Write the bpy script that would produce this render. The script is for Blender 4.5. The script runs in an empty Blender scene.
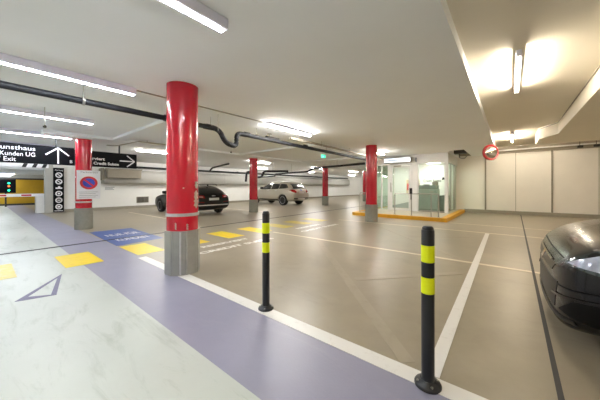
import bpy, bmesh, math, random
from mathutils import Vector, Matrix
from mathutils.bvhtree import BVHTree
random.seed(7)
S = bpy.context.scene
COL = S.collection
PI = math.pi

# ------------------------------------------------------------------ materials
def srgb(r, g, b):
    f = lambda c: (c/255/12.92) if c/255 <= .04045 else ((c/255+.055)/1.055)**2.4
    return (f(r), f(g), f(b), 1)

def mat(name, col, rough=.5, metal=0, var=.0, scale=6, bump=0, bscale=40, coat=0, emit=None, estr=0, spec=.5, rvar=0):
    m = bpy.data.materials.new(name); m.use_nodes = True
    nt = m.node_tree; b = nt.nodes['Principled BSDF']
    b.inputs['Base Color'].default_value = col
    b.inputs['Roughness'].default_value = rough
    b.inputs['Metallic'].default_value = metal
    b.inputs['Coat Weight'].default_value = coat
    b.inputs['Coat Roughness'].default_value = .05
    b.inputs['Specular IOR Level'].default_value = spec
    if emit:
        b.inputs['Emission Color'].default_value = emit
        b.inputs['Emission Strength'].default_value = estr
    tc = nt.nodes.new('ShaderNodeTexCoord')
    if var or rvar:
        n = nt.nodes.new('ShaderNodeTexNoise'); n.inputs['Scale'].default_value = scale
        n.inputs['Detail'].default_value = 6; n.inputs['Roughness'].default_value = .65
        nt.links.new(tc.outputs['Object'], n.inputs['Vector'])
        if var:
            r = nt.nodes.new('ShaderNodeValToRGB')
            r.color_ramp.elements[0].position = .3; r.color_ramp.elements[1].position = .7
            r.color_ramp.elements[0].color = tuple(c*(1-var) for c in col[:3])+(1,)
            r.color_ramp.elements[1].color = tuple(min(1, c*(1+var)) for c in col[:3])+(1,)
            nt.links.new(n.outputs['Fac'], r.inputs['Fac'])
            nt.links.new(r.outputs['Color'], b.inputs['Base Color'])
        if rvar:
            mr = nt.nodes.new('ShaderNodeMapRange')
            mr.inputs['To Min'].default_value = max(.02, rough-rvar); mr.inputs['To Max'].default_value = rough+rvar
            nt.links.new(n.outputs['Fac'], mr.inputs['Value']); nt.links.new(mr.outputs['Result'], b.inputs['Roughness'])
    if bump:
        n2 = nt.nodes.new('ShaderNodeTexNoise'); n2.inputs['Scale'].default_value = bscale; n2.inputs['Detail'].default_value = 3
        nt.links.new(tc.outputs['Object'], n2.inputs['Vector'])
        bp = nt.nodes.new('ShaderNodeBump'); bp.inputs['Strength'].default_value = bump; bp.inputs['Distance'].default_value = .02
        nt.links.new(n2.outputs['Fac'], bp.inputs['Height']); nt.links.new(bp.outputs['Normal'], b.inputs['Normal'])
    return m

def worn(name, col, under, amount=.55, scale=9, rough=.4):
    """paint with patches rubbed through to the floor below"""
    m = mat(name, col, rough)
    nt = m.node_tree; b = nt.nodes['Principled BSDF']; tc = [n for n in nt.nodes if n.type == 'TEX_COORD'][0]
    n = nt.nodes.new('ShaderNodeTexNoise'); n.inputs['Scale'].default_value = scale; n.inputs['Detail'].default_value = 8; n.inputs['Roughness'].default_value = .7
    nt.links.new(tc.outputs['Object'], n.inputs['Vector'])
    r = nt.nodes.new('ShaderNodeValToRGB')
    r.color_ramp.elements[0].position = max(0, amount-.12); r.color_ramp.elements[1].position = min(1, amount+.12)
    r.color_ramp.elements[0].color = col; r.color_ramp.elements[1].color = under
    nt.links.new(n.outputs['Fac'], r.inputs['Fac']); nt.links.new(r.outputs['Color'], b.inputs['Base Color'])
    return m

def glassmat(name, tint, refl=.12):
    m = bpy.data.materials.new(name); m.use_nodes = True; nt = m.node_tree
    nt.nodes.remove(nt.nodes['Principled BSDF']); out = nt.nodes['Material Output']
    t = nt.nodes.new('ShaderNodeBsdfTransparent'); t.inputs['Color'].default_value = tint
    g = nt.nodes.new('ShaderNodeBsdfGlossy'); g.inputs['Roughness'].default_value = .03
    lw = nt.nodes.new('ShaderNodeLayerWeight'); lw.inputs['Blend'].default_value = .5
    pw = nt.nodes.new('ShaderNodeMath'); pw.operation = 'POWER'; pw.inputs[1].default_value = 5
    nt.links.new(lw.outputs['Facing'], pw.inputs[0])
    fr = nt.nodes.new('ShaderNodeMath'); fr.operation = 'MULTIPLY_ADD'; fr.inputs[1].default_value = .6; fr.inputs[2].default_value = .025
    nt.links.new(pw.outputs[0], fr.inputs[0])
    mx = nt.nodes.new('ShaderNodeMixShader')
    nt.links.new(fr.outputs[0], mx.inputs['Fac']); nt.links.new(t.outputs[0], mx.inputs[1]); nt.links.new(g.outputs[0], mx.inputs[2])
    nt.links.new(mx.outputs[0], out.inputs['Surface'])
    return m

TAN = srgb(150, 140, 121)
M = dict(
    tan=mat('floor_tan', TAN, .35, var=.11, scale=1.6, bump=.03, bscale=60, rvar=.05),
    lav=mat('floor_lavender', srgb(143, 142, 162), .38, var=.06, scale=1.4, bump=.04, bscale=60),
    mint=mat('floor_mint', srgb(190, 195, 189), .36, var=.06, scale=1.1, bump=.05, bscale=50, rvar=.08),
    ceil=mat('ceiling_paint', srgb(238, 241, 243), .8, var=.02, scale=.7, bump=.02, bscale=90),
    ceilw=mat('ceiling_warm', srgb(232, 225, 210), .8, var=.02, scale=.7, bump=.02, bscale=90),
    wall=mat('wall_white', srgb(240, 240, 237), .7, var=.02, scale=2),
    wallp=mat('wall_panel', srgb(236, 231, 223), .6, var=.02, scale=2),
    seam=mat('seam_grey', srgb(140, 134, 122), .6, var=.05),
    band=mat('band_grey', srgb(150, 142, 128), .7, var=.05),
    base=mat('kerb_grey', srgb(150, 144, 130), .6, var=.08),
    olive=mat('wall_olive', srgb(176, 138, 12), .6, var=.05),
    duct=mat('duct_grey', srgb(176, 175, 170), .5, var=.03),
    white=mat('white_paint', srgb(226, 226, 224), .4, var=.03, scale=14),
    linew=worn('white_line', srgb(226, 224, 220), srgb(196, 192, 184), .68, 14),
    linec=worn('cream_line', srgb(214, 204, 184), srgb(184, 172, 150), .68, 10),
    faint=worn('faded_line', srgb(160, 150, 132), TAN, .6, 7),
    yel=worn('yellow_paint', srgb(238, 208, 14), srgb(224, 194, 50), .62, 8),
    yelp=worn('yellow_paint_pale', srgb(226, 200, 84), srgb(214, 204, 150), .6, 8),
    yelg=worn('yellow_paint_glare', srgb(206, 186, 60), srgb(170, 155, 100), .55, 6),  # far stripes: floor glare put into the yellow, over the worn patches
    blue=worn('blue_paint', srgb(52, 84, 156), srgb(84, 104, 158), .66, 7),
    joint=mat('joint_dark', srgb(46, 46, 48), .6),
    purple=mat('arrow_paint', srgb(104, 100, 128), .5, var=.1, scale=20),
    rimred=mat('mirror_rim', srgb(128, 14, 20), .4),
    red=mat('column_red', srgb(186, 16, 40), .22, var=.05, scale=3, coat=.4),
    collar=mat('collar_grey', srgb(156, 156, 152), .35, metal=.3, var=.09, scale=7),
    collar2=mat('collar_concrete', srgb(134, 132, 122), .6, var=.1, scale=9),
    silver=mat('silver', srgb(205, 205, 208), .3, metal=.7, var=.08, scale=20),
    steel=mat('brushed_steel', srgb(170, 168, 160), .35, metal=.8, var=.04),
    chip=mat('chipped_plaster', srgb(222, 212, 196), .7, var=.1, scale=30),
    black=mat('black_plastic', srgb(26, 28, 32), .35, var=.1, scale=12),
    blackm=mat('black_pipe', srgb(26, 27, 32), .55, spec=.3, var=.1, scale=8),
    fluo=mat('fluorescent_yellow', srgb(226, 236, 0), .35, var=.03, scale=40, emit=None),
    signb=mat('sign_black', srgb(14, 16, 21), .4, spec=.1, var=.05),
    signw=mat('sign_white', srgb(232, 232, 236), .4, var=.01),
    signr=mat('sign_red', srgb(190, 16, 34), .35, var=.02),
    signbl=mat('sign_blue', srgb(24, 62, 178), .35, var=.02),
    textg=mat('text_grey', srgb(130, 132, 138), .5),
    house=mat('fixture_housing', srgb(222, 221, 236), .5, var=.02),
    cool=mat('tube_cool', (1, 1, 1, 1), .4, emit=(.89, .94, 1, 1), estr=78),
    mid=mat('tube_neutral', (1, 1, 1, 1), .4, emit=(1, .965, .90, 1), estr=100),
    warm=mat('tube_warm', (1, 1, 1, 1), .4, emit=(1, .88, .69, 1), estr=130),
    lamp=mat('downlight', (1, 1, 1, 1), .4, emit=(.97, 1, .92, 1), estr=11),
    panel=mat('lit_panel', srgb(230, 238, 250), .3, emit=(.8, .9, 1, 1), estr=.75),
    green=mat('green_lamp', srgb(0, 160, 90), .4, emit=(.02, 1, .45, 1), estr=2.2),
    redl=mat('red_lamp', srgb(180, 50, 20), .4, emit=(1, .2, .05, 1), estr=1.2),
    exitg=mat('exit_green', srgb(0, 150, 100), .4, emit=(.02, .75, .42, 1), estr=1.0),
    glass=glassmat('clear_glass', (.95, .98, .955, 1)),
    glassg=glassmat('green_glass', (.88, .95, .90, 1)),
    mach=mat('machine_grey', srgb(156, 170, 162), .4, var=.03),
    mach2=mat('machine_dark', srgb(128, 140, 133), .4, var=.03),
    kerby=mat('kerb_yellow', srgb(214, 158, 24), .5, var=.08, scale=8),
    plat=mat('platform_tile', srgb(176, 166, 146), .35, var=.05, scale=5),
    mirror=mat('mirror_glass', srgb(210, 205, 200), .06, metal=1),
    carb=mat('car_black', srgb(9, 10, 13), .3, coat=.25, spec=.3, var=.02),
    carg=mat('car_graphite', srgb(26, 25, 27), .24, metal=.1, coat=.25, spec=.35, var=.04, scale=300),
    cars=mat('car_silver', srgb(192, 186, 174), .3, metal=.6, coat=.8, var=.02, scale=200),
    cglass=mat('car_glass', srgb(14, 16, 18), .06, coat=.6),
    ctrim=mat('car_trim', srgb(20, 20, 22), .45, var=.08),
    chrome=mat('chrome', srgb(215, 215, 220), .12, metal=1),
    tail=mat('tail_lamp', srgb(150, 14, 22), .15, coat=1),
    tail2=mat('tail_lamp_clear', srgb(206, 170, 170), .2, coat=1),
    head=mat('head_lamp', srgb(190, 194, 212), .12, metal=.35, coat=1, var=.22, scale=14),
    headd=mat('head_lamp_dark', srgb(60, 70, 72), .12, metal=.5, coat=1, var=.4, scale=22),
    dkin=mat('pocket_black', srgb(8, 8, 9), .6, spec=.2),
    tyre=mat('tyre', srgb(24, 24, 25), .8, var=.1),
    rim=mat('rim', srgb(150, 150, 152), .3, metal=.8),
    plate=mat('plate_white', srgb(206, 206, 206), .4),
    dark=mat('dark_grille', srgb(48, 46, 44), .6, var=.1),
    beige=mat('beige_furniture', srgb(208, 190, 160), .5, var=.05),
)

def scuff(m, dark, rot, scl, lo, hi):
    nt = m.node_tree; b = nt.nodes['Principled BSDF']; src = b.inputs['Base Color'].links[0].from_socket
    tc = [n for n in nt.nodes if n.type == 'TEX_COORD'][0]
    mp = nt.nodes.new('ShaderNodeMapping'); mp.inputs['Rotation'].default_value = (0, 0, rot); mp.inputs['Scale'].default_value = scl
    n = nt.nodes.new('ShaderNodeTexNoise'); n.inputs['Scale'].default_value = 1; n.inputs['Detail'].default_value = 9; n.inputs['Roughness'].default_value = .72; n.inputs['Distortion'].default_value = .8
    r = nt.nodes.new('ShaderNodeMapRange'); r.inputs['From Min'].default_value = lo; r.inputs['From Max'].default_value = hi; r.inputs['To Max'].default_value = .5
    mx = nt.nodes.new('ShaderNodeMix'); mx.data_type = 'RGBA'; mx.inputs[7].default_value = dark
    nt.links.new(tc.outputs['Object'], mp.inputs['Vector']); nt.links.new(mp.outputs['Vector'], n.inputs['Vector'])
    nt.links.new(n.outputs['Fac'], r.inputs['Value']); nt.links.new(r.outputs['Result'], mx.inputs[0])
    nt.links.new(src, mx.inputs[6]); nt.links.new(mx.outputs[2], b.inputs['Base Color'])
scuff(M['mint'], srgb(132, 144, 130), .35, (1.2, 5, 1), .52, .70)
scuff(M['tan'], srgb(116, 108, 92), .5, (1.2, 2.2, 1), .55, .78)
scuff(M['lav'], srgb(160, 158, 172), .2, (1, 4, 1), .54, .74)

# ------------------------------------------------------------------ helpers
def props(o, label=None, cat=None, group=None, kind=None):
    if label: o['label'] = label
    if cat: o['category'] = cat
    if group: o['group'] = group
    if kind: o['kind'] = kind
    return o

def thing(name, label, cat, loc=(0, 0, 0), rz=0, group=None):
    o = bpy.data.objects.new(name, None); COL.objects.link(o)
    o.location = loc; o.rotation_euler = (0, 0, rz); o.empty_display_size = .1
    return props(o, label, cat, group)

def link(name, bm, m, parent=None, smooth=False, loc=None, rot=None):
    bmesh.ops.recalc_face_normals(bm, faces=bm.faces)
    me = bpy.data.meshes.new(name); bm.to_mesh(me); bm.free()
    for mm in (m if isinstance(m, (list, tuple)) else [m]): me.materials.append(M[mm])
    if smooth:
        for p in me.polygons: p.use_smooth = True
        me.set_sharp_from_angle(angle=math.radians(40))
    o = bpy.data.objects.new(name, me); COL.objects.link(o)
    if parent: o.parent = parent
    if loc: o.location = loc
    if rot: o.rotation_euler = rot
    return o

def box(bm, x0, x1, y0, y1, z0, z1, bev=0, seg=2):
    t = bmesh.new()
    vs = [t.verts.new(p) for p in ((x0,y0,z0),(x1,y0,z0),(x1,y1,z0),(x0,y1,z0),(x0,y0,z1),(x1,y0,z1),(x1,y1,z1),(x0,y1,z1))]
    for f in ((0,3,2,1),(4,5,6,7),(0,1,5,4),(1,2,6,5),(2,3,7,6),(3,0,4,7)): t.faces.new([vs[i] for i in f])
    if bev: bmesh.ops.bevel(t, geom=t.edges[:], offset=bev, segments=seg, profile=.5, affect='EDGES')
    merge(bm, t); return bm

def merge(bm, t):
    me = bpy.data.meshes.new('tmp'); t.to_mesh(me); t.free(); bm.from_mesh(me); bpy.data.meshes.remove(me)

def B(*a, **k): return box(bmesh.new(), *a, **k)

def cyl(bm, p0, p1, r0, r1=None, n=20, cap=True):
    p0, p1 = Vector(p0), Vector(p1); r1 = r0 if r1 is None else r1
    q = (p1-p0).to_track_quat('Z', 'Y'); A = []; C = []
    for i in range(n):
        a = 2*PI*i/n; d = q @ Vector((math.cos(a), math.sin(a), 0))
        A.append(bm.verts.new(p0+d*r0)); C.append(bm.verts.new(p1+d*r1))
    for i in range(n):
        j = (i+1) % n; bm.faces.new((A[i], A[j], C[j], C[i]))
    if cap: bm.faces.new(A[::-1]); bm.faces.new(C)
    return bm

def lathe(bm, prof, c=(0, 0, 0), axis='Z', n=32):
    """prof: list of (radius, height)"""
    rows = []
    for r, h in prof:
        row = []
        for i in range(n):
            a = 2*PI*i/n; u, v = r*math.cos(a), r*math.sin(a)
            p = {'Z': (u, v, h), 'Y': (u, h, v), 'X': (h, u, v)}[axis]
            row.append(bm.verts.new((c[0]+p[0], c[1]+p[1], c[2]+p[2])))
        rows.append(row)
    for a, b in zip(rows, rows[1:]):
        for i in range(n):
            j = (i+1) % n; bm.faces.new((a[i], a[j], b[j], b[i]))
    if prof[0][0] > 1e-6: bm.faces.new(rows[0][::-1])
    if prof[-1][0] > 1e-6: bm.faces.new(rows[-1])
    bmesh.ops.remove_doubles(bm, verts=bm.verts, dist=1e-6)
    return bm

def smoothpath(pts, r=.12, k=6):
    """round the corners of a polyline"""
    pts = [Vector(p) for p in pts]; out = [pts[0]]
    for a, b, c in zip(pts, pts[1:], pts[2:]):
        d0 = min(r, (a-b).length*.49); d1 = min(r, (c-b).length*.49)
        p = b+(a-b).normalized()*d0; q = b+(c-b).normalized()*d1
        for i in range(k+1):
            t = i/k; out.append((1-t)**2*p+2*t*(1-t)*b+t*t*q)
    out.append(pts[-1]); return out

def tube(bm, pts, r, n=12):
    pts = [Vector(p) for p in pts]; rows = []; up = Vector((0, 0, 1))
    for i, p in enumerate(pts):
        t = (pts[min(i+1, len(pts)-1)]-pts[max(i-1, 0)]).normalized()
        s = t.cross(up)
        if s.length < .05: s = t.cross(Vector((1, 0, 0)))
        if rows and s.dot(ls) < 0: s = -s
        s.normalize(); ls = s; v = s.cross(t)
        rows.append([bm.verts.new(p+s*r*math.cos(2*PI*k/n)+v*r*math.sin(2*PI*k/n)) for k in range(n)])
    for a, b in zip(rows, rows[1:]):
        for k in range(n):
            j = (k+1) % n; bm.faces.new((a[k], a[j], b[j], b[k]))
    bm.faces.new(rows[0]); bm.faces.new(rows[-1][::-1])
    return bm

def prism(bm, poly, z0, z1, plane='XY'):
    """poly in plane, extruded along the remaining axis from z0 to z1"""
    f = {'XY': lambda a, b, h: (a, b, h), 'YZ': lambda a, b, h: (h, a, b), 'XZ': lambda a, b, h: (a, h, b)}[plane]
    A = [bm.verts.new(f(a, b, z0)) for a, b in poly]; C = [bm.verts.new(f(a, b, z1)) for a, b in poly]
    n = len(poly)
    bm.faces.new(A); bm.faces.new(C[::-1])
    for i in range(n):
        j = (i+1) % n; bm.faces.new((A[i], C[i], C[j], A[j]))
    return bm

def strip(bm, a, b, w, z0, z1):
    a, b = Vector(a), Vector(b); d = (b-a).normalized(); n = Vector((-d.y, d.x))*w/2
    return prism(bm, [(a+n)[:], (a-n)[:], (b-n)[:], (b+n)[:]], z0, z1)

def ring(bm, c, r0, r1, x0, x1, n=36, sy=1):
    """flat annulus in the YZ plane, from x0 to x1"""
    V = []
    for x in (x0, x1):
        for r in (r0, r1):
            V.append([bm.verts.new((x, c[0]+sy*r*math.cos(2*PI*i/n), c[1]+r*math.sin(2*PI*i/n))) for i in range(n)])
    for i in range(n):
        j = (i+1) % n
        for p, q in ((0, 1), (3, 2), (1, 3), (2, 0)): bm.faces.new((V[p][i], V[p][j], V[q][j], V[q][i]))
    return bm

def disc(bm, c, r, x0, x1, n=32, sy=1):
    return prism(bm, [(c[0]+sy*r*math.cos(2*PI*i/n), c[1]+r*math.sin(2*PI*i/n)) for i in range(n)], x0, x1, 'YZ')

def text(name, body, size, m, parent, loc, rot, ext=.003, align='LEFT', sx=1, width=None, bold=0):
    cu = bpy.data.curves.new(name, 'FONT'); cu.body = body; cu.size = size; cu.extrude = ext; cu.align_x = align
    cu.resolution_u = 3; cu.offset = bold
    t = bpy.data.objects.new('tmp', cu); COL.objects.link(t)
    dg = bpy.context.evaluated_depsgraph_get()
    me = bpy.data.meshes.new_from_object(t.evaluated_get(dg)); me.name = name
    bpy.data.objects.remove(t); bpy.data.curves.remove(cu)
    if width:
        xs = [v.co.x for v in me.vertices]; w = max(xs)-min(xs); sx = width/w
    for v in me.vertices: v.co.x *= sx
    me.materials.clear(); me.materials.append(M[m])
    o = bpy.data.objects.new(name, me); COL.objects.link(o); o.parent = parent; o.location = loc; o.rotation_euler = rot
    return o
ROT_PX = (PI/2, 0, PI/2)      # stands on a plane facing +X, reads along +Y
ROT_MY = (PI/2, 0, 0)         # stands on a plane facing -Y, reads along +X
ROT_FL = (0, 0, PI/2)         # lies on the floor, reads along +Y

def copy_tree(o, parent=None):
    c = o.copy(); COL.objects.link(c); c.parent = parent
    for ch in list(o.children): copy_tree(ch, c)
    return c

def struct(name, bm, m, parent=None, smooth=False):
    o = link(name, bm, m, parent, smooth)
    if not parent: o['kind'] = 'structure'
    return o

# ------------------------------------------------------------------ camera
cam = bpy.data.cameras.new('camera'); co = bpy.data.objects.new('camera', cam); COL.objects.link(co)
cam.sensor_width = 36; cam.lens = 36*259/600; cam.clip_start = .05
co.location = (0, 0, 1.24)
co.rotation_euler = (PI/2, 0, math.atan(210/259))
cam.shift_y = -(200-187)/600
S.camera = co

# ------------------------------------------------------------------ setting
XW, YE = -17.2, 36.0
floor_bm = bmesh.new()
def fl_quad(x0, x1, y0, y1, mi):
    vs = [floor_bm.verts.new(p) for p in ((x0,y0,0),(x1,y0,0),(x1,y1,0),(x0,y1,0))]
    floor_bm.faces.new(vs).material_index = mi
fl_quad(-26, 7, -5, 1.03, 2); fl_quad(-26, 7, 1.03, 1.79, 1); fl_quad(-26, 7, 1.79, YE, 0)
floor = struct('floor', floor_bm, ['tan', 'lav', 'mint'])
zt = .003
# painted marks, each a child of the floor
for k in range(-1, 8):
    y0 = .82+.985*k
    m = 'yelp' if k == -1 else ('yel' if k < 5 else 'yelg')
    o = link('crosswalk_stripe', B(-6.27, -5.27, y0, y0+.48, .0005, zt), m, floor)
    if k == -1: o['label'] = 'pale worn yellow crossing stripe on the driveway'
    elif k >= 5: o['label'] = 'worn yellow crossing stripe with glare put into its paler colour'
link('edge_line', B(-5.04, 2.5, 1.725, 1.86, .0005, zt+.001), 'linew', floor)
for y in (5.02, 8.52): link('bay_line', B(-5.05, 3.4, y, y+.085, .0005, zt), 'linec', floor)
link('bay_line', B(-1.62, 3.4, 10.2, 10.27, .0005, zt), 'linec', floor)
link('bay_line', strip(bmesh.new(), (-.40, 1.87), (-.47, 8.5), .09, .0006, zt+.0005), 'linew', floor)['label'] = 'wide white bay line'
link('bay_line', B(-14.6, -9.0, 4.55, 4.64, .0005, zt), 'linec', floor)
link('bay_line', B(-15.5, -9.0, 8.9, 9.0, .0005, zt), 'linec', floor)
for a, b in (((-3.5, 5.0), (-.56, 1.9)), ((-1.62, 3.17), (-.56, 4.35)), ((-.6, 5.15), (-3.6, 8.4)), ((-.6, 7.7), (-2.0, 6.78))):
    link('faded_line', strip(bmesh.new(), a, b, .11, .0004, .0022), 'faint', floor)
bp = link('blue_panel', prism(bmesh.new(), [(-8.9, 1.86), (-8.9, 2.86), (-6.55, 2.80), (-6.42, 1.80)], .0005, zt), 'blue', floor)
text('painted_text', 'NUR FÜR', .5, 'white', floor, (-7.75, 1.98, .0035), ROT_FL, .0008, width=.74, bold=.008)
text('painted_text', 'KUNDEN', .5, 'white', floor, (-6.95, 1.98, .0035), ROT_FL, .0008, width=.66, bold=.008)
text('painted_text', 'RESERVIERT', .2, 'linew', floor, (-4.85, 2.85, .0015), ROT_FL, .0008, width=1.2, bold=.008)
text('painted_text', 'CREDIT SUISSE', .2, 'linew', floor, (-4.42, 2.55, .0015), ROT_FL, .0008, width=1.9, bold=.008)
text('painted_text', 'RESERVIERT', .2, 'linew', floor, (-4.85, 5.9, .0015), ROT_FL, .0008, width=1.2, bold=.008)
text('painted_text', 'CREDIT SUISSE', .2, 'linew', floor, (-4.42, 5.6, .0015), ROT_FL, .0008, width=1.9, bold=.008)
for x, x2 in ((-7.2, -7.62),):
    link('floor_joint', strip(bmesh.new(), (x, -4.9), (x2, 30), .09, .0007, .0045), 'joint', floor)
link('floor_joint', strip(bmesh.new(), (.23, 1.9), (.37, 14.98), .03, .0007, .0045), 'joint', floor)
# triangular arrow outline
tri = [(-4.15, .23), (-4.96, .73), (-4.05, .55)]
def lerp2(a, b, t): return (a[0]+(b[0]-a[0])*t, a[1]+(b[1]-a[1])*t)
bm = bmesh.new(); tin = [(-4.22, .335), (-4.79, .66), (-4.10, .51)]
for i in range(3):
    j = (i+1) % 3; prism(bm, [tri[i], tri[j], tin[j], tin[i]], .0005, zt)
link('arrow_outline', bm, 'purple', floor)

# ceilings
bm = B(-18, -1.38, -5, 12.0, 2.72, 2.9); box(bm, -18, -1.38, 12.0, YE, 2.722, 2.9)
# keep the recess beside the booth open: rebuild far piece left of the booth only
bm.free()
bm = B(-18, -1.38, -5, 12.05, 2.72, 3.3); box(bm, -18, -2.0, 12.05, YE, 2.72, 3.3)
struct('ceiling', bm, 'ceil')
struct('ceiling_beam', B(-1.38, -.42, -5, 14.6, 2.68, 3.3), 'ceil')
struct('ceiling_beam', B(-10.2, -9.25, 1.0, YE, 2.645, 2.72), 'ceil')
for y0, y1 in ((2.5, 2.85), (7.15, 7.6), (11.6, 12.0), (16, 16.4)): struct('ceiling_rib', B(-9.25, -5.15 if y0 < 12 else -5.5, y0, y1, 2.655, 2.72), 'ceil')
struct('ceiling', B(-.42, 7, -5, 12.9, 2.82, 3.3), 'ceilw')
bm = B(-.42, 7, 12.9, 15.4, 3.12, 3.3); box(bm, -2.0, -1.38, 12.05, 15.4, 3.05, 3.3); box(bm, -1.38, -.42, 14.6, 15.4, 3.12, 3.3)
struct('ceiling', bm, 'ceilw')
sof = [(.9, -5), (.9, 8.7), (.6, 9.45), (.6, 10.6), (7, 10.6), (7, -5)]
so = struct('ceiling_soffit', prism(bmesh.new(), sof, 2.52, 2.82), 'ceilw')
bm = bmesh.new()
for a, b in ((sof[0], sof[1]), (sof[1], sof[2])):
    strip(bm, (a[0]-.008, a[1]), (b[0]-.008, b[1]), .012, 2.775, 2.79)
link('shadow_gap', bm, 'seam', so)
# beyond the barrier
struct('ceiling', B(-26, -18, -5, 3.6, 2.08, 3.3), 'ceil')
# walls
struct('wall_back', B(XW-.3, XW-.001, 2.2, YE, 0, 2.72), 'wall')
struct('wall_pillar', B(XW-.2, XW+.1, 1.92, 2.2, 0, 2.72), 'duct')
struct('baseboard_back', B(XW, XW+.1, 2.62, YE, 0, .14), 'base')
struct('wall_end', B(XW, -5.2, YE, YE+.3, 0, 2.72), 'wall')
struct('wall_side', B(-5.3, -5.0, 15.5, YE, 0, 2.72), 'wall')
wr = struct('wall_right', B(-5.3, 7, 15.2, 15.5, 0, 3.3), 'wallp')
link('wall_band', B(-2.0, 7, 15.12, 15.2, 2.78, 3.1), 'band', wr)
for x in (-.91, 1.38, 4.0, 6.4): link('wall_seam', B(x-.03, x+.03, 15.17, 15.2, .14, 2.78), 'seam', wr)
for x in (.2, 2.7): link('panel_gap', B(x-.008, x+.008, 15.195, 15.203, .14, 2.78), 'seam', wr)
struct('baseboard_right', B(-1.75, 7, 15.02, 15.2, 0, .16), 'base')
ol = struct('wall_far', B(-26.3, -26, -5, 3.6, 0, 2.1), 'duct')
link('colour_field', B(-26, -25.97, .95, 3.6, .12, 1.74), 'olive', ol)
link('dark_rail', B(-26, -25.95, -5, 3.6, 1.74, 1.84), 'dark', ol)
link('dark_base', B(-26, -25.96, -5, 3.6, 0, .12), 'dark', ol)
link('colour_field', B(-26, -25.97, -5, .95, .12, 1.74), 'olive', ol)
struct('wall_ramp', B(-26, XW-.3, 3.6, 3.8, 0, 2.72), 'wall')
struct('wall_front', B(-26, 7, -5.3, -5, 0, 3.3), 'wall')
struct('wall_east', B(7, 7.3, -5, 15.5, 0, 3.3), 'wallp')

# ------------------------------------------------------------------ columns
def column(x, y, label, octa=False, rings=(), top=2.72, r=.217):
    t = thing('red_column', label, 'column', (x, y, 0), 0, 'round red columns')
    bm = bmesh.new(); cyl(bm, (0, 0, .58), (0, 0, top), r, n=48)
    link('shaft', bm, 'red', t, True)
    n = 8 if octa else 40
    bm = bmesh.new(); rr = r+(.03 if octa else .022)
    V0 = []; V1 = []
    for i in range(n):
        a = 2*PI*(i+.5)/n+(math.radians(6) if octa else 0)
        V0.append(bm.verts.new((rr*math.cos(a), rr*math.sin(a), 0))); V1.append(bm.verts.new((rr*math.cos(a), rr*math.sin(a), .62)))
    for i in range(n): bm.faces.new((V0[i], V0[(i+1) % n], V1[(i+1) % n], V1[i]))
    bm.faces.new(V0); bm.faces.new(V1[::-1])
    if octa: bmesh.ops.bevel(bm, geom=[e for e in bm.edges if abs(e.verts[0].co.z-e.verts[1].co.z) > .3], offset=.02, segments=2, affect='EDGES')
    link('collar', bm, 'collar' if octa else 'collar2', t, not octa)
    for z in rings:
        bm = bmesh.new(); lathe(bm, [(r, z-.022), (r+.012, z-.02), (r+.012, z+.02), (r, z+.022)], n=48)
        link('band', bm, 'silver', t, True)
    return t
cb = column(-3.76, 1.882, 'large glossy red column nearest the camera, chipped, on a grey octagonal foot', True, (.845,), 2.72)
def chip(z, h, ang, w, wob):
    bm = bmesh.new(); n = 12; k = 6; rows = []
    for i in range(n+1):
        zz = z+h*i/n; ww = w*(.45+.55*abs(math.sin(i*wob+1.3)))*(1 if 0 < i < n else .2); row = []
        for j in range(k+1):
            a = ang+.03*math.sin(i*2.1)+ww*(2*j/k-1); row.append(bm.verts.new((.2190*math.cos(a), .2190*math.sin(a), zz)))
        rows.append(row)
    for a, b in zip(rows, rows[1:]):
        for j in range(k): bm.faces.new((a[j], a[j+1], b[j+1], b[j]))
    bmesh.ops.solidify(bm, geom=bm.faces[:], thickness=-.003)
    return bm
view = math.atan2(-1.882, 3.76)   # towards the camera
link('chip', chip(.93, .26, view+.98, .24, 1.9), 'chip', cb); link('chip', chip(1.22, .1, view+1.02, .2, 2.6), 'chip', cb)
link('chip', chip(1.215, .018, view+.05, .05, .4), 'chip', cb)
link('chip', chip(.64, .1, view-.42, .05, 1.1), 'chip', cb); link('chip', chip(.63, .09, view+.28, .06, 2.2), 'chip', cb)
for a in (view-.12,):
    p = .247; bm = bmesh.new(); cyl(bm, (p*math.cos(a), p*math.sin(a), .02), (p*math.cos(a), p*math.sin(a), .61), .012, n=8)
    link('corner_strip', bm, 'silver', cb)
cs = column(-9.83, 1.93, 'red column with the no parking sign, beside the black hanging sign', False, (.80,), 2.645, .195)
column(-3.85, 8.8, 'red column in front of the glass booth', False, (), 2.72, .197)
column(-9.85, 8.5, 'red column between the black car and the silver car', False, (), 2.645, .2)
column(-9.75, 14.75, 'red column right behind the silver car', False, (), 2.645, .2)
column(-9.75, 21.0, 'farthest red column, partly hidden behind the one before the booth', False, (), 2.645, .2)

# ------------------------------------------------------------------ bollards
def bollard(x, y, label):
    t = thing('bollard', label, 'bollard', (x, y, .001), 0, 'black bollards with yellow bands')
    bm = bmesh.new(); lathe(bm, [(.078, 0), (.078, .012), (.072, .022), (.05, .03), (.044, .04)], n=36); link('base_plate', bm, 'black', t, True)
    bm = bmesh.new(); lathe(bm, [(.038, .03), (.038, .965), (.036, .972), (.03, .975)], n=36); link('post', bm, 'black', t, True)
    bm = bmesh.new(); lathe(bm, [(.030, .968), (.034, .975), (.033, .985), (.024, .994), (0, .996)], n=36); link('cap', bm, 'black', t, True)
    for z0, z1 in ((.772, .876), (.578, .678)):
        bm = bmesh.new(); lathe(bm, [(.038, z0), (.0395, z0+.001), (.0395, z1-.001), (.038, z1)], n=36); link('reflective_band', bm, 'fluo', t, True)
    for a in (.6, 2.17, 3.74, 5.3):
        bm = bmesh.new(); cyl(bm, (.062*math.cos(a), .062*math.sin(a), .02), (.062*math.cos(a), .062*math.sin(a), .031), .008, n=6); link('bolt', bm, 'steel', t)
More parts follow.
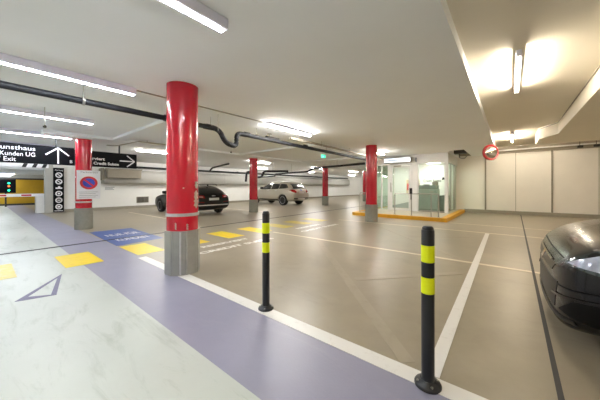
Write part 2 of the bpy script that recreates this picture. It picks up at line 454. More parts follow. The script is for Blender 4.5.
bollard(-.40, 1.765, 'black bollard with two yellow bands nearest the camera, beside the graphite car')
bollard(-1.93, 1.83, 'black bollard with two yellow bands farther off, beside the large red column')

# ------------------------------------------------------------------ ceiling lights
def lamp_batten(x, y0, y1, label, tube_m='cool', z=2.72, group='ceiling tube lights'):
    L = y1-y0
    t = thing('ceiling_light', label, 'ceiling light', (x, y0, z), 0, group)
    if tube_m == 'cool':
        link('housing', B(-.055, .055, 0, L, -.095, 0, bev=.008), 'house', t)
        link('end_cap', B(-.052, .052, L, L+.012, -.092, -.003), 'house', t)
        link('tube', B(-.02, .02, .01, L-.01, -.105, -.09, bev=.005), tube_m, t)
    else:
        link('housing', B(-.06, .06, 0, L, -.05, 0, bev=.006), 'house', t)
        link('end_cap', B(-.058, .058, L, L+.012, -.048, -.003), 'house', t)
        link('tube', B(-.035, .035, .01, L-.01, -.085, -.05, bev=.01), tube_m, t)
G1 = 'tube lights over the driveway'
lamp_batten(-1.98, -.3, 1.36, 'tube light above the driveway at the top of the photo, nearest in its row', group=G1)
lamp_batten(-4.40, -.1, 1.46, 'second tube light above the driveway, just in front of the black pipe', group=G1)
lamp_batten(-7.15, .0, 1.56, 'third tube light above the driveway, over the yellow stripes', group=G1)
lamp_batten(-9.85, .0, 1.66, 'fourth tube light above the driveway, ending at the red column with the sign', group=G1)
lamp_batten(-12.6, .0, 1.7, 'fifth tube light above the driveway, just over the black hanging sign', group=G1)
lamp_batten(-15.4, .0, 1.7, 'farthest tube light above the driveway, behind the hanging sign', group=G1)
lamp_batten(1.2, -3.2, -1.6, 'tube light behind the camera', group=G1)
lamp_batten(-4.4, -3.6, -2.0, 'tube light behind the camera over the driveway', group=G1)
lamp_batten(-10, -3.6, -2.0, 'tube light beside the driveway out of view', group=G1)
G2 = 'tube lights over the parking bays'
lamp_batten(-4.30, 4.1, 5.75, 'tube light over the bays, right of the pipe trap', 'mid', group=G2)
lamp_batten(-4.30, 9.6, 11.1, 'tube light over the bays, behind the red column before the booth', 'mid', group=G2)
lamp_batten(-11.2, 3.8, 5.3, 'tube light over the back bays, right of the hanging sign', 'mid', group=G2)
lamp_batten(-11.2, 9.4, 10.9, 'tube light over the back bays, above the black car', 'mid', group=G2)
lamp_batten(-11.2, 15.2, 16.7, 'tube light over the back bays, above the silver car', 'mid', group=G2)
lamp_batten(-11.2, 20.9, 22.4, 'farthest tube light over the back bays', 'mid', group=G2)
lamp_batten(-14.6, 6.6, 8.1, 'tube light added over the nose of the black car to brighten the back wall', 'mid', group=G2)  # this row of lamps is added to brighten the back wall
lamp_batten(-14.6, 12.4, 13.9, 'tube light added over the nose of the silver car to brighten the back wall', 'mid', group=G2)
lamp_batten(-14.6, 18.6, 20.1, 'tube light added near the far end of the back wall to brighten it', 'mid', group=G2)
lamp_batten(-14.6, 27, 28.5, 'tube light added at the very end of the back wall to brighten it', 'mid', group=G2)
lamp_batten(-13.0, 33, 34.5, 'tube light added close to the far end wall to brighten it', 'mid', group=G2)  # this lamp and the next are added to brighten the end wall
lamp_batten(-9.0, 31, 32.5, 'tube light added before the far end wall to brighten it', 'mid', group=G2)
def lamp_tube(x, y0, y1, label, z=2.82):
    L = y1-y0
    t = thing('ceiling_light', label, 'ceiling light', (x, y0, z), 0, 'bare tube lights on the warm ceiling')
    bm = B(-.027, .027, .02, L-.02, -.055, -.04); box(bm, -.02, .02, .3, .34, -.04, 0); box(bm, -.02, .02, L-.34, L-.3, -.04, 0)
    link('batten', bm, 'house', t)
    for y in (0, L-.03): link('lamp_holder', B(-.026, .026, y, y+.03, -.105, -.03, bev=.004), 'house', t)
    bm = bmesh.new(); cyl(bm, (0, .03, -.08), (0, L-.03, -.08), .013, n=14); link('tube', bm, 'warm', t, True)
lamp_tube(.08, 3.82, 5.32, 'bare warm tube light on the ceiling at the right, nearest the camera')
lamp_tube(.05, 9.5, 11.1, 'bare warm tube light on the ceiling above the round mirror')
lamp_tube(.1, -2.2, -.6, 'bare warm tube light behind the camera')
lamp_tube(.35, 13.2, 14.6, 'warm tube light tucked in the ceiling recess along the panelled wall', 3.12)
for x, y, lb in ((4.2, 3.0, 'warm tube light under the low ceiling above the graphite car'), (4.2, 8.0, 'warm tube light under the low ceiling by the panelled wall')):
    lamp_tube(x, y, y+1.6, lb, 2.52)
for x, lb in ((-25.3, 'tube light beyond the barrier, against the yellow wall'), (-22.3, 'tube light beyond the barrier, nearest the barrier boom'), (-24.4, 'tube light beyond the barrier, farther from the yellow wall')):
    lamp_batten(x, -.6, 1.25, lb, 'cool', 2.08, 'tube lights beyond the barrier')
# thin conduit linking the lights
t = props(link('conduit', tube(bmesh.new(), [(-4.42, 1.48, 2.709), (-4.35, 4.09, 2.709)], .012), 'steel'), 'thin grey conduit on the ceiling joining two tube lights', 'conduit')

# ------------------------------------------------------------------ pipes
def hanger(parent, x, y, z, top, r):
    bm = bmesh.new(); cyl(bm, (x, y, z+r), (x, y, top), .006, n=6); lathe(bm, [(r+.001, y-.015), (r+.008, y-.015), (r+.008, y+.015), (r+.001, y+.015)], (x, 0, z), 'Y', 18)
    link('hanger', bm, 'steel', parent)
dp = thing('drain_pipe', 'long black drain pipe with a trap, hung under the ceiling past the large red column', 'pipe', (-4.85, 0, 0))
px = lambda y: -.014*(y)
bm = bmesh.new(); tube(bm, [(px(-4.5), -4.5, 2.505), (px(3.0), 3.0, 2.495)], .047, 16); link('pipe_run', bm, 'blackm', dp, True)
trap = smoothpath([(-.05, 2.9, 2.495), (-.05, 3.26, 2.495), (-.06, 3.42, 2.22), (-.06, 3.73, 2.16), (-.06, 3.72, 2.49), (-.06, 4.0, 2.485)], .15, 8)
bm = bmesh.new(); tube(bm, trap, .055, 16); link('trap', bm, 'blackm', dp, True)
bm = bmesh.new(); tube(bm, [(-.06, 3.95, 2.485), (-.08, 5.5, 2.475), (-.16, 12.1, 2.46)], .05, 16); link('pipe_run', bm, 'blackm', dp, True)
for y in (.95, 2.45, 3.05, 4.35, 7.6, 9.9): hanger(dp, px(y)-.02*(y > 4), y, 2.50 if y < 5 else 2.475, 2.72, .052)
for y0 in (2.1, 2.95, 3.95, 6.3):
    bm = bmesh.new(); tube(bm, [(px(y0)-.01*(y0 > 4), y0, 2.496), (px(y0)-.01*(y0 > 4), y0+.14, 2.496)], .06, 16); link('coupling', bm, 'blackm', dp, True)
gp = thing('water_pipe', 'pale grey pipe running alongside and above the black drain pipe', 'pipe', (-4.68, 0, 0))
bm = bmesh.new(); tube(bm, [(0, 5.35, 2.585), (-.06, 12.2, 2.57)], .035, 12); link('pipe_run', bm, 'seam', gp, True)
for y in (6.9, 8.8, 11): hanger(gp, -.011*(y-5.3), y, 2.582, 2.72, .036)
jb = thing('pipe_valve', 'dark valve with a grey wheel beside the black pipe, right of the pipe trap', 'valve', (-5.08, 4.95, 2.56))
bm = bmesh.new(); cyl(bm, (0, -.12, 0), (0, .34, 0), .06, n=14); link('valve_body', bm, 'dark', jb, True)
bm = bmesh.new(); cyl(bm, (0, 0, .05), (0, 0, .12), .012, n=8); lathe(bm, [(.045, .112), (.062, .112), (.062, .126), (.045, .126), (.045, .112)]); link('wheel', bm, 'steel', jb, True)
bp_ = thing('branch_pipe', 'black pipe crossing behind the red columns above the silver car', 'pipe')
bm = bmesh.new(); tube(bm, smoothpath([(-5.05, 11.2, 2.33), (-8.9, 12.2, 2.33), (-9.3, 12.25, 2.16), (-13.0, 13.2, 2.16), (-13.0, 13.2, 2.02), (-15.6, 13.6, 2.0)], .2), .055, 12); link('pipe_run', bm, 'blackm', bp_, True)
bm = bmesh.new(); cyl(bm, (-5.05, 11.2, 2.33), (-5.05, 11.2, 2.405), .05, n=14); link('riser', bm, 'blackm', bp_, True)
for x, y, z in ((-7, 11.7, 2.33), (-11, 12.7, 2.16)):
    bm = bmesh.new(); cyl(bm, (x, y, z+.05), (x, y, 2.72), .007, n=6); link('hanger', bm, 'steel', bp_)
wp = thing('wall_pipe', 'black pipe running high along the white back wall', 'pipe', (-16.9, 0, 0))
bm = bmesh.new(); tube(bm, [(0, 3.6, 2.39), (0, 31, 2.36)], .06, 12); link('pipe_run', bm, 'blackm', wp, True)
bm = bmesh.new(); tube(bm, smoothpath([(3.9, 9.3, 2.62), (.5, 10.35, 2.60), (0.0, 10.45, 2.39)], .2), .055, 12); link('branch', bm, 'blackm', wp, True)
for y in (5.2, 8, 13, 18, 24):
    bm = B(-.3, .0, y-.02, y+.02, 2.44, 2.47); link('bracket', bm, 'steel', wp)
# trap below the far junction
ft = thing('pipe_trap', 'black pipe bend hanging at the left of the silver car', 'pipe', (-11.2, 9.7, 0))
bm = bmesh.new(); tube(bm, smoothpath([(1.6, 1.1, 2.12), (.5, .3, 2.12), (.4, .2, 1.8), (.1, .05, 1.78), (0, 0, 2.1), (-.5, -.1, 2.1), (-.6, -.1, 1.55)], .12), .06, 12); link('bend', bm, 'blackm', ft, True)
bm = bmesh.new(); cyl(bm, (.9, .6, 2.15), (.9, .6, 2.72), .01, n=6); link('hanger', bm, 'steel', ft)
# big air duct on the back wall
ad = thing('air_duct', 'large pale grey air duct along the back wall above the parked cars', 'duct', (XW, 0, 0))
prof = [(0, 1.42), (.45, 1.42), (.56, 1.5), (.6, 1.62), (.6, 2.0), (.56, 2.12), (.45, 2.2), (0, 2.2)]
link('duct_body', prism(bmesh.new(), prof, 4.1, 31, 'XZ'), 'duct', ad, True)
link('duct_end', B(0, .66, 4.0, 4.1, 1.6, 2.24), 'seam', ad)
for y in (7.2, 11.5, 16, 21): link('flange', prism(bmesh.new(), [(a*1.02, 1.81+(b-1.81)*1.025) for a, b in prof], y, y+.03, 'XZ'), 'duct', ad)
vb = thing('vent_box', 'grey ventilation box on the back wall under the right end of the hanging sign', 'vent', (XW+.02, 4.15, 1.72))
link('box', B(.66, .95, 0, 1.6, 0, .48, bev=.02), 'band', vb)
link('lip', B(.64, .97, -.03, 1.63, .44, .5), 'seam', vb)
# wall grille
gr = thing('wall_grille', 'dark louvred vent grille low on the white back wall', 'vent', (XW, 5.82, .3))
link('frame', B(.001, .03, 0, .66, 0, .36, bev=.005), 'seam', gr)
for i in range(3):
    for k in range(6):
        link('slat', B(.02, .045, .04+i*.2, .22+i*.2, .03+k*.053, .055+k*.053), 'dark', gr)
pl = thing('wall_notice', 'small grey notice on the white back wall right of the no parking sign', 'notice', (XW, 4.25, 1.05))
link('plate', B(.001, .012, 0, .5, 0, .22, bev=.003), 'wall', pl)
for k, w in enumerate((.42, .36, .44)): link('print_line', B(.012, .014, .03, .03+w, .04+k*.06, .065+k*.06), 'textg', pl)

# ------------------------------------------------------------------ hanging direction sign
hs = thing('direction_sign', 'long black hanging sign with white arrows and text behind the red column', 'sign', (-10.25, 0, 0))
link('panel', B(-.05, .05, -2.0, 1.78, 1.885, 2.41, bev=.004), 'signb', hs)
link('panel', B(-.05, .05, 1.785, 3.46, 1.885, 2.375, bev=.004), 'signb', hs)
for y in (-.9, 1.38, 2.95):
    link('hanger', B(-.015, .015, y-.02, y+.02, 2.38, 2.72), 'black', hs)
tx = .052
text('sign_text', 'Kunsthaus', .16, 'signw', hs, (tx, .19, 2.24), ROT_PX, .002, width=.75)
text('sign_text', 'Kunden UG', .16, 'signw', hs, (tx, .30, 2.075), ROT_PX, .002, width=.64)
text('sign_text', 'Ausfahrt / Exit', .16, 'signw', hs, (tx, -.26, 1.93), ROT_PX, .002, width=.85)
text('sign_text', 'Reserviert', .12, 'signw', hs, (tx, 1.93, 2.10), ROT_PX, .002, width=.6, bold=.004)
text('sign_text', 'B', .12, 'signw', hs, (tx, 1.67, 1.955), ROT_PX, .002)
text('sign_text', 'Credit Suisse', .12, 'signw', hs, (tx, 2.24, 1.955), ROT_PX, .002, width=.68, bold=.004)
def bar_yz(bm, a, b, w, x0, x1):
    a, b = Vector(a), Vector(b); d = (b-a).normalized(); n = Vector((-d.y, d.x))*w/2
    return prism(bm, [(a+n)[:], (a-n)[:], (b-n)[:], (b+n)[:]], x0, x1, 'YZ')
bm = bmesh.new(); bar_yz(bm, (1.42, 1.92), (1.42, 2.37), .035, tx-.003, tx+.002); bar_yz(bm, (1.42, 2.375), (1.16, 2.16), .035, tx-.003, tx+.003); bar_yz(bm, (1.42, 2.375), (1.66, 2.16), .035, tx-.003, tx+.003)
link('arrow', bm, 'signw', hs)
bm = bmesh.new(); bar_yz(bm, (2.95, 2.12), (3.37, 2.12), .035, tx-.003, tx+.002); bar_yz(bm, (3.39, 2.12), (3.16, 2.31), .035, tx-.003, tx+.003); bar_yz(bm, (3.39, 2.12), (3.16, 1.93), .035, tx-.003, tx+.003)
link('arrow', bm, 'signw', hs)
# height bar
hb = thing('height_bar', 'white height limit bar with black diagonal stripes below the hanging sign', 'height bar', (-13.9, 0, 0))
link('bar', B(-.04, .04, -2.5, 1.66, 1.97, 2.12, bev=.01), 'signw', hb)
for y in (1.52, 1.26, 1.0):
    link('stripe', prism(bmesh.new(), [(y-.06, 1.972), (y+.05, 1.972), (y+.11, 2.118), (y, 2.118)], .0395, .043, 'YZ'), 'black', hb)
for y in (-.8, 1.3): 
    bm = bmesh.new(); cyl(bm, (0, y, 2.11), (0, y, 2.72), .007, n=6); link('hanger', bm, 'steel', hb)

# ------------------------------------------------------------------ no parking sign
ns = thing('no_parking_sign', 'white plate with a round red and blue no parking sign on the red column', 'sign', (-9.55, 1.99, 0))
link('plate', B(-.006, .006, -.275, .275, .89, 1.72, bev=.004), 'signw', ns)
c = (0, 1.36)
bm = bmesh.new(); disc(bm, c, .15, .006, .009, sy=1.08); link('blue_field', bm, 'signbl', ns)
bm = bmesh.new(); ring(bm, c, .132, .19, .006, .012, sy=1.08); link('red_ring', bm, 'signr', ns)
bm = bmesh.new(); bar_yz(bm, (-.10, 1.45), (.10, 1.27), .045, .006, .0115); link('red_bar', bm, 'signr', ns)
text('sign_text', 'Parkverbot', .07, 'textg', ns, (.007, -.19, 1.645), ROT_PX, .001, width=.4)
for k in range(4): link('print_line', B(.006, .008, -.22, .22-.06*(k % 2), 1.09-.05*k, 1.10-.05*k), 'textg', ns)
link('bracket', B(-.04, -.006, -.1, .1, 1.2, 1.25), 'steel', ns)

# ------------------------------------------------------------------ pictogram totem
tt = thing('pictogram_sign', 'tall black sign with a column of round white pictograms on the far white wall', 'sign', (XW+.13, 2.40, 0))
link('panel', B(-.13, .02, -.20, .19, .02, 2.17, bev=.006), 'signb', tt)
for i, z in enumerate((1.82, 1.50, .92, .60, .28)):
    bm = bmesh.new(); ring(bm, (0, z), .082, .13, .02, .024, n=24); link('ring', bm, 'signw', tt)
    bm = bmesh.new()
    if i in (0, 1): bar_yz(bm, (-.07, z+.06), (.07, z-.06), .035, .02, .0235)
    elif i == 2: disc(bm, (0, z), .045, .02, .0235, 12)
    elif i == 3: box(bm, .02, .0235, -.055, .055, z-.02, z+.02)
    else: box(bm, .02, .0235, -.05, .05, z-.04, z+.04)
    link('pictogram', bm, 'signw', tt)
bm = bmesh.new(); box(bm, .02, .024, -.12, .12, 1.15, 1.22); box(bm, .02, .024, -.03, .05, 1.22, 1.28); link('pictogram', bm, 'signw', tt)
text('sign_text', 'Parking', .085, 'signw', tt, (.021, -.14, 2.03), ROT_PX, .002, width=.28)
link('print_line', B(.02, .023, -.16, .15, .07, .10), 'signw', tt)

# ------------------------------------------------------------------ barrier and signals
ba = thing('barrier', 'white car park barrier with red striped boom across the driveway', 'barrier', (-17.45, 1.66, 0))
link('cabinet', B(-.25, .2, -.02, .27, 0, .92, bev=.02), 'white', ba)
bo = link('boom', B(.2, .26, -4.6, .2, .8, .93, bev=.008), 'signw', ba)
for y in (-.18, -.95, -1.7): link('red_segment', B(.258, .263, y-.32, y, .83, .90), 'signr', bo)
sb = thing('signal_board', 'dark board with green and red signal lamps beyond the barrier', 'signal', (-24.5, 0, 0))
link('board', B(-.06, .06, .05, 1.42, .86, 1.72, bev=.01), 'signb', sb)
link('post', B(-.04, .04, .3, .38, 0, .86), 'black', sb); link('post', B(-.04, .04, .95, 1.03, 0, .86), 'black', sb)
for z, m in ((1.48, 'green'), (1.29, 'redl'), (1.03, 'green')):
    bm = bmesh.new(); disc(bm, (1.12, z), .055, .06, .08, 16); link('lamp', bm, m, sb)
for k in range(3): link('print_line', B(.06, .063, .15, .6-.1*k, 1.22+.14*k, 1.26+.14*k), 'textg', sb)

# ------------------------------------------------------------------ booth
pts = []
def arc(cx, cy, r, a0, a1, n=8): return [(cx+r*math.cos(a0+(a1-a0)*i/n), cy+r*math.sin(a0+(a1-a0)*i/n)) for i in range(n+1)]
outer = [(-1.72, 15.0)]+[(-1.72, 10.28)]+arc(-5.25, 10.5, .22, -PI/2, -PI, 8)+[(-5.47, 15.0)]
inner = [(-1.92, 15.0)]+[(-1.92, 10.46)]+arc(-5.15, 10.6, .14, -PI/2, -PI, 8)+[(-5.29, 15.0)]
pf = struct('floor_platform', prism(bmesh.new(), inner[::-1], 0, .125), 'plat')
bm = bmesh.new()
for i in range(len(outer)-1):
    prism(bm, [outer[i], outer[i+1], inner[i+1], inner[i]], 0, .135)
bmesh.ops.remove_doubles(bm, verts=bm.verts, dist=1e-5)
props(link('kerb', bm, 'kerby'), 'yellow painted kerb around the glass booth platform', 'kerb')

bt = thing('glass_booth', 'white framed glass booth with a door on the raised platform', 'booth', (-3.63, 12.57, .125))
ox, oy = -3.63, 12.57
def bb(name, x0, x1, y0, y1, z0, z1, m, parent=None, bev=.004):
    return link(name, B(x0-ox, x1-ox, y0-oy, y1-oy, z0-.125, z1-.125, bev=bev), m, parent or bt)
bb('header', -5.25, -2.05, 12.57, 12.67, 2.30, 2.715, 'white')
bb('header', -2.15, -2.05, 12.67, 15.1, 2.30, 2.715, 'white')
for x0, x1 in ((-2.19, -2.05), (-3.57, -3.25), (-4.66, -4.52)): bb('post', x0, x1, 12.57, 12.67, .125, 2.30, 'white')
bb('post', -5.25, -5.2, 12.57, 12.65, .125, 2.30, 'steel')
bb('post', -5.0, -4.93, 12.58, 12.63, .14, 2.30, 'white')
bb('sill', -3.25, -2.19, 12.59, 12.65, .125, .19, 'steel')
bb('glass_pane', -3.25, -2.19, 12.61, 12.622, .19, 2.30, 'glass', bev=0)
bb('glass_pane', -5.2, -4.66, 12.60, 12.612, .14, 2.30, 'glassg', bev=0)
bb('glass_pane', -2.11, -2.098, 12.67, 15.05, .14, 2.30, 'glassg', bev=0)
bb('glass_pane', -5.24, -5.228, 12.65, 15.05, .14, 2.30, 'glassg', bev=0)
for y in (13.5, 14.4): bb('post', -2.13, -2.08, y, y+.05, .14, 2.3, 'steel')
dr = bb('door', -4.52, -4.42, 12.55, 12.61, .135, 2.27, 'white')
for a in ((-3.67, -3.57, .135, 2.27), (-4.42, -3.67, 2.17, 2.27), (-4.42, -3.67, .135, .23)): bb('door_rail', a[0], a[1], 12.55, 12.61, a[2], a[3], 'white', dr)
bb('door_glass', -4.42, -3.67, 12.575, 12.585, .23, 2.17, 'glass', dr, 0)
link('glass_graphic', prism(bmesh.new(), [(-4.42-ox, .13), (-3.67-ox, .13), (-3.67-ox, .42), (-4.42-ox, .22)], 12.562-oy, 12.574-oy, 'XZ'), 'mach', dr)
bb('door_handle', -4.50, -4.46, 12.49, 12.53, 1.0, 1.45, 'steel', dr)
bb('door_closer', -4.35, -4.0, 12.50, 12.55, 2.2, 2.27, 'steel', dr)
bb('ceiling_panel', -5.2, -2.15, 12.67, 15.1, 2.45, 2.5, 'white')
bb('back_panel', -5.2, -2.15, 15.1, 15.14, .125, 2.45, 'wall')
bw = bb('inner_wall', -4.2, -2.14, 14.9, 14.98, .125, 2.45, 'wall')
text('wall_text', 'Credit Suisse', .2, 'signb', bt, (-3.60-ox, 14.897-oy, 1.50-.125), ROT_MY, .003, width=.84)
bm = bmesh.new(); prism(bm, [(0, 0), (.16, .03), (.05, .16)], 0, .006, 'XZ'); prism(bm, [(.07, .02), (.22, 0), (.1, .13)], .0, .008, 'XZ')
link('sail_emblem', bm, 'signb', bt, loc=(-2.72-ox, 14.888-oy, 1.60-.125))
for x in (-3.05, -2.75):
    bm = bmesh.new(); cyl(bm, (x-ox, 13.1-oy, 2.315), (x-ox, 13.1-oy, 2.33), .07, n=20); link('downlight', bm, 'lamp', bt)
for x, y in ((-4.05, 13.6), (-4.8, 13.6), (-3.0, 14.2)):
    bb('light_panel', x-.28, x+.28, y-.28, y+.28, 2.43, 2.452, 'lamp', bev=0)
# illuminated name panel on the booth front
ls = thing('illuminated_sign', 'pale blue lit sign panel above the booth door', 'sign', (-4.13, 12.45, 2.38))
link('case', B(-.63, .63, -.12, .1, 0, .24, bev=.02), 'steel', ls)
link('lit_face', B(-.60, .60, -.13, -.12, .03, .21), 'panel', ls)
link('print_line', B(-.5, .1, -.134, -.13, .10, .14), 'textg', ls)
sp = props(link('wall_speaker', B(-3.36, -3.30, 12.49, 12.57, 2.38, 2.58, bev=.006), 'textg'), 'small grey box right of the lit sign above the booth door', 'box')
# pay machine inside
pm = thing('ticket_machine', 'tall grey green pay machine behind the booth window', 'machine', (-2.98, 13.05, .125))
link('cabinet', B(-.44, .42, 0, .55, 0, 1.02, bev=.02), 'mach', pm)
link('top_console', B(-.41, .39, .04, .5, 1.02, 1.2, bev=.02), 'mach2', pm)
link('plinth', B(-.42, .4, -.01, .05, .0, .1), 'mach2', pm); link('seam', B(-.44, .42, -.004, .002, .78, .795), 'mach2', pm)
link('coin_slot', B(.1, .25, -.006, .002, .85, .93), 'steel', pm)
ph = props(link('desk_monitor', B(-3.2, -2.95, 13.25, 13.42, 1.326, 1.36, bev=.01), 'dark'), 'dark flat device lying on the pay machine', 'device')
bm = bmesh.new(); lathe(bm, [(0, 0), (.11, 0), (.13, .06), (.12, .14), (.07, .19), (0, .2)], (-2.70, 13.3, 1.326)); props(link('terminal', bm, 'seam', None, True), 'rounded grey terminal standing on the right end of the pay machine', 'device')
ps = thing('side_cabinet', 'low grey green cabinet right of the pay machine in the booth', 'cabinet', (-2.36, 13.5, .125))
link('body', B(-.2, .17, 0, .5, 0, .72, bev=.02), 'mach2', ps); link('door', B(-.17, .14, -.012, .0, .06, .66, bev=.004), 'mach', ps)
fc = thing('leaflet_stand', 'beige leaflet stand seen through the booth door', 'stand', (-4.0, 14.3, .125))
link('rack', B(-.3, .3, 0, .3, .75, 1.5, bev=.01), 'beige', fc); link('base', B(-.25, .25, .05, .25, 0, .75, bev=.01), 'wall', fc)
for i in range(3): link('leaflet', B(-.25+.18*i, -.1+.18*i, -.012, 0, .95, 1.3), 'wall' if i % 2 else 'signr', fc)
# railings
def railing(xs, label, y=10.56, h=1.0):
    t = thing('railing', label, 'railing', (xs[0], y, .125), 0, 'steel railings on the booth kerb')
    bm = bmesh.new(); tube(bm, smoothpath([(0, 0, .0), (0, 0, h-.145), (xs[-1]-xs[0], 0, h-.145), (xs[-1]-xs[0], 0, 0)], .05), .021, 10); link('rail', bm, 'steel', t, True)
    for x in xs[1:-1]:
        bm = bmesh.new(); cyl(bm, (x-xs[0], 0, 0), (x-xs[0], 0, h-.145), .018, n=10); link('post', bm, 'steel', t, True)
    for x in xs:
        bm = bmesh.new(); cyl(bm, (x-xs[0], 0, 0), (x-xs[0], 0, .012), .05, n=14); link('foot', bm, 'steel', t, True)
railing([-3.62, -2.98, -2.28, -2.03], 'long steel railing in front of the booth window')
railing([-5.15, -4.45], 'short steel railing on the kerb left of the red column before the booth')
ic = thing('intercom', 'small black card reader clipped to the long railing', 'card reader', (-2.98, 10.52, 0))
link('body', B(-.05, .05, -.06, .015, .98, 1.2, bev=.015), 'black', ic); link('stem', B(-.015, .015, -.03, .0, .75, .99), 'black', ic)

# dark equipment in the recess beside the booth
eq = thing('cable_box', 'dark cable box hanging in the ceiling recess right of the booth', 'box', (-1.70, 13.1, 2.7))
link('box', B(-.2, .25, -.15, .2, -.02, .14, bev=.01), 'dark', eq); link('hanger', B(-.02, .02, 0, .04, .14, .35), 'steel', eq); link('cable', tube(bmesh.new(), smoothpath([(0, .0, 0), (0, -.05, -.2), (.1, .5, -.2), (.1, 1.9, .1)], .1), .014, 8), 'black', eq)

# ------------------------------------------------------------------ convex mirror
mr = thing('traffic_mirror', 'round convex mirror with a red rim hung from the ceiling edge at the right', 'mirror', (-.52, 10.9, 2.41), math.radians(38))
bm = bmesh.new(); lathe(bm, [(.20, -.03), (.235, -.045), (.262, -.03), (.265, .01), (.25, .03), (.2, .03)], axis='Y', n=44); link('rim', bm, 'rimred', mr, True)
bm = bmesh.new(); lathe(bm, [(.21, -.03)]+[(.21*math.cos(a*PI/2/8), -.03-.085*math.sin(a*PI/2/8)) for a in range(1, 9)]+[(0, -.1151)], axis='Y', n=44); link('mirror_face', bm, 'mirror', mr, True)
bm = bmesh.new(); cyl(bm, (0, .03, 0), (0, .12, 0), .03, n=12); cyl(bm, (0, .1, 0), (0, .1, .27), .016, n=12); link('bracket', bm, 'steel', mr, True)

# exit sign
ex = thing('exit_sign', 'small green emergency exit sign hung below the pipes', 'sign', (-6.3, 9.35, 2.49))
link('case', B(-.02, .02, -.17, .17, 0, .16, bev=.005), 'signw', ex)
link('green_face', B(.02, .024, -.16, .16, .01, .15), 'exitg', ex)
link('pictogram', bar_yz(bmesh.new(), (-.09, .08), (.05, .08), .03, .0235, .026), 'signw', ex)
bm = bmesh.new(); cyl(bm, (0, 0, .155), (0, 0, .23), .008, n=8); link('hanger', bm, 'steel', ex)
# conduit along the panelled wall and fittings
wc = thing('conduit', 'thin white conduit running high along the panelled wall', 'conduit', (0, 14.95, 0))
bm = bmesh.new(); tube(bm, [(-.75, 0, 2.9), (6.7, 0, 2.96)], .028, 10); link('pipe_run', bm, 'white', wc, True)
for x in (-.5, 1.4, 3.2): link('bracket', B(x-.015, x+.015, 0, .168, 2.93, 2.96), 'steel', wc)
for x, lb in ((2.12, 'small dark fitting high on the panelled wall, left one of two'), (2.55, 'small dark fitting high on the panelled wall, right one of two')):
    f = thing('wall_fitting', lb, 'fitting', (x, 14.75, 2.83), 0, 'dark fittings on the panelled wall')
    link('body', B(-.07, .09, -.06, .06, -.06, .04, bev=.02), 'dark', f); bm = bmesh.new(); cyl(bm, (0, 0, .04), (0, 0, .29), .01, n=8); link('stem', bm, 'dark', f)
    bm = bmesh.new(); cyl(bm, (0, .05, -.01), (0, .37, -.01), .012, n=8); link('arm', bm, 'dark', f)
# smoke detectors / drip sensors
for x, y, lb in ((-4.62, 3.05, 'small dark drop sensor hanging under the pipe left of the large column'), (-6.7, .75, 'small dark drop sensor hanging near the driveway lights'), (-7.0, 5.1, 'small dark drop sensor hanging left of the pipe trap')):
    d = thing('ceiling_sensor', lb, 'sensor', (x, y, 2.72), 0, 'ceiling sensors')
    bm = bmesh.new(); cyl(bm, (0, 0, 0), (0, 0, -.34), .006, n=8); link('stem', bm, 'steel', d)
    bm = bmesh.new(); lathe(bm, [(0, -.385), (.02, -.38), (.03, -.36), (.02, -.335), (0, -.33)], n=14); link('head', bm, 'dark', d, True)
# cable tray left of the hanging sign's right arm
ct = thing('cable_tray', 'stepped steel cable tray under the ceiling right of the red column with the sign', 'cable tray', (-9.0, 2.55, 0))
bm = bmesh.new()
for s in (-.07, .07):
    tube(bm, [(s, -.25, 2.44), (s, .0, 2.46), (s, .55, 2.66), (s, 1.6, 2.66)], .013, 6)
for q in range(12):
    t_ = q/11; y = -.25+1.85*t_; z = 2.45 if y < 0 else min(2.66, 2.46+.364*y); cyl(bm, (-.07, y, z), (.07, y, z), .008, n=6)
link('tray', bm, 'steel', ct)
bm = bmesh.new(); cyl(bm, (0, .8, 2.66), (0, .8, 2.72), .01, n=6); link('hanger', bm, 'steel', ct)

# ------------------------------------------------------------------ cars
def evalmesh(o):
    dg = bpy.context.evaluated_depsgraph_get()
    return bpy.data.meshes.new_from_object(o.evaluated_get(dg))

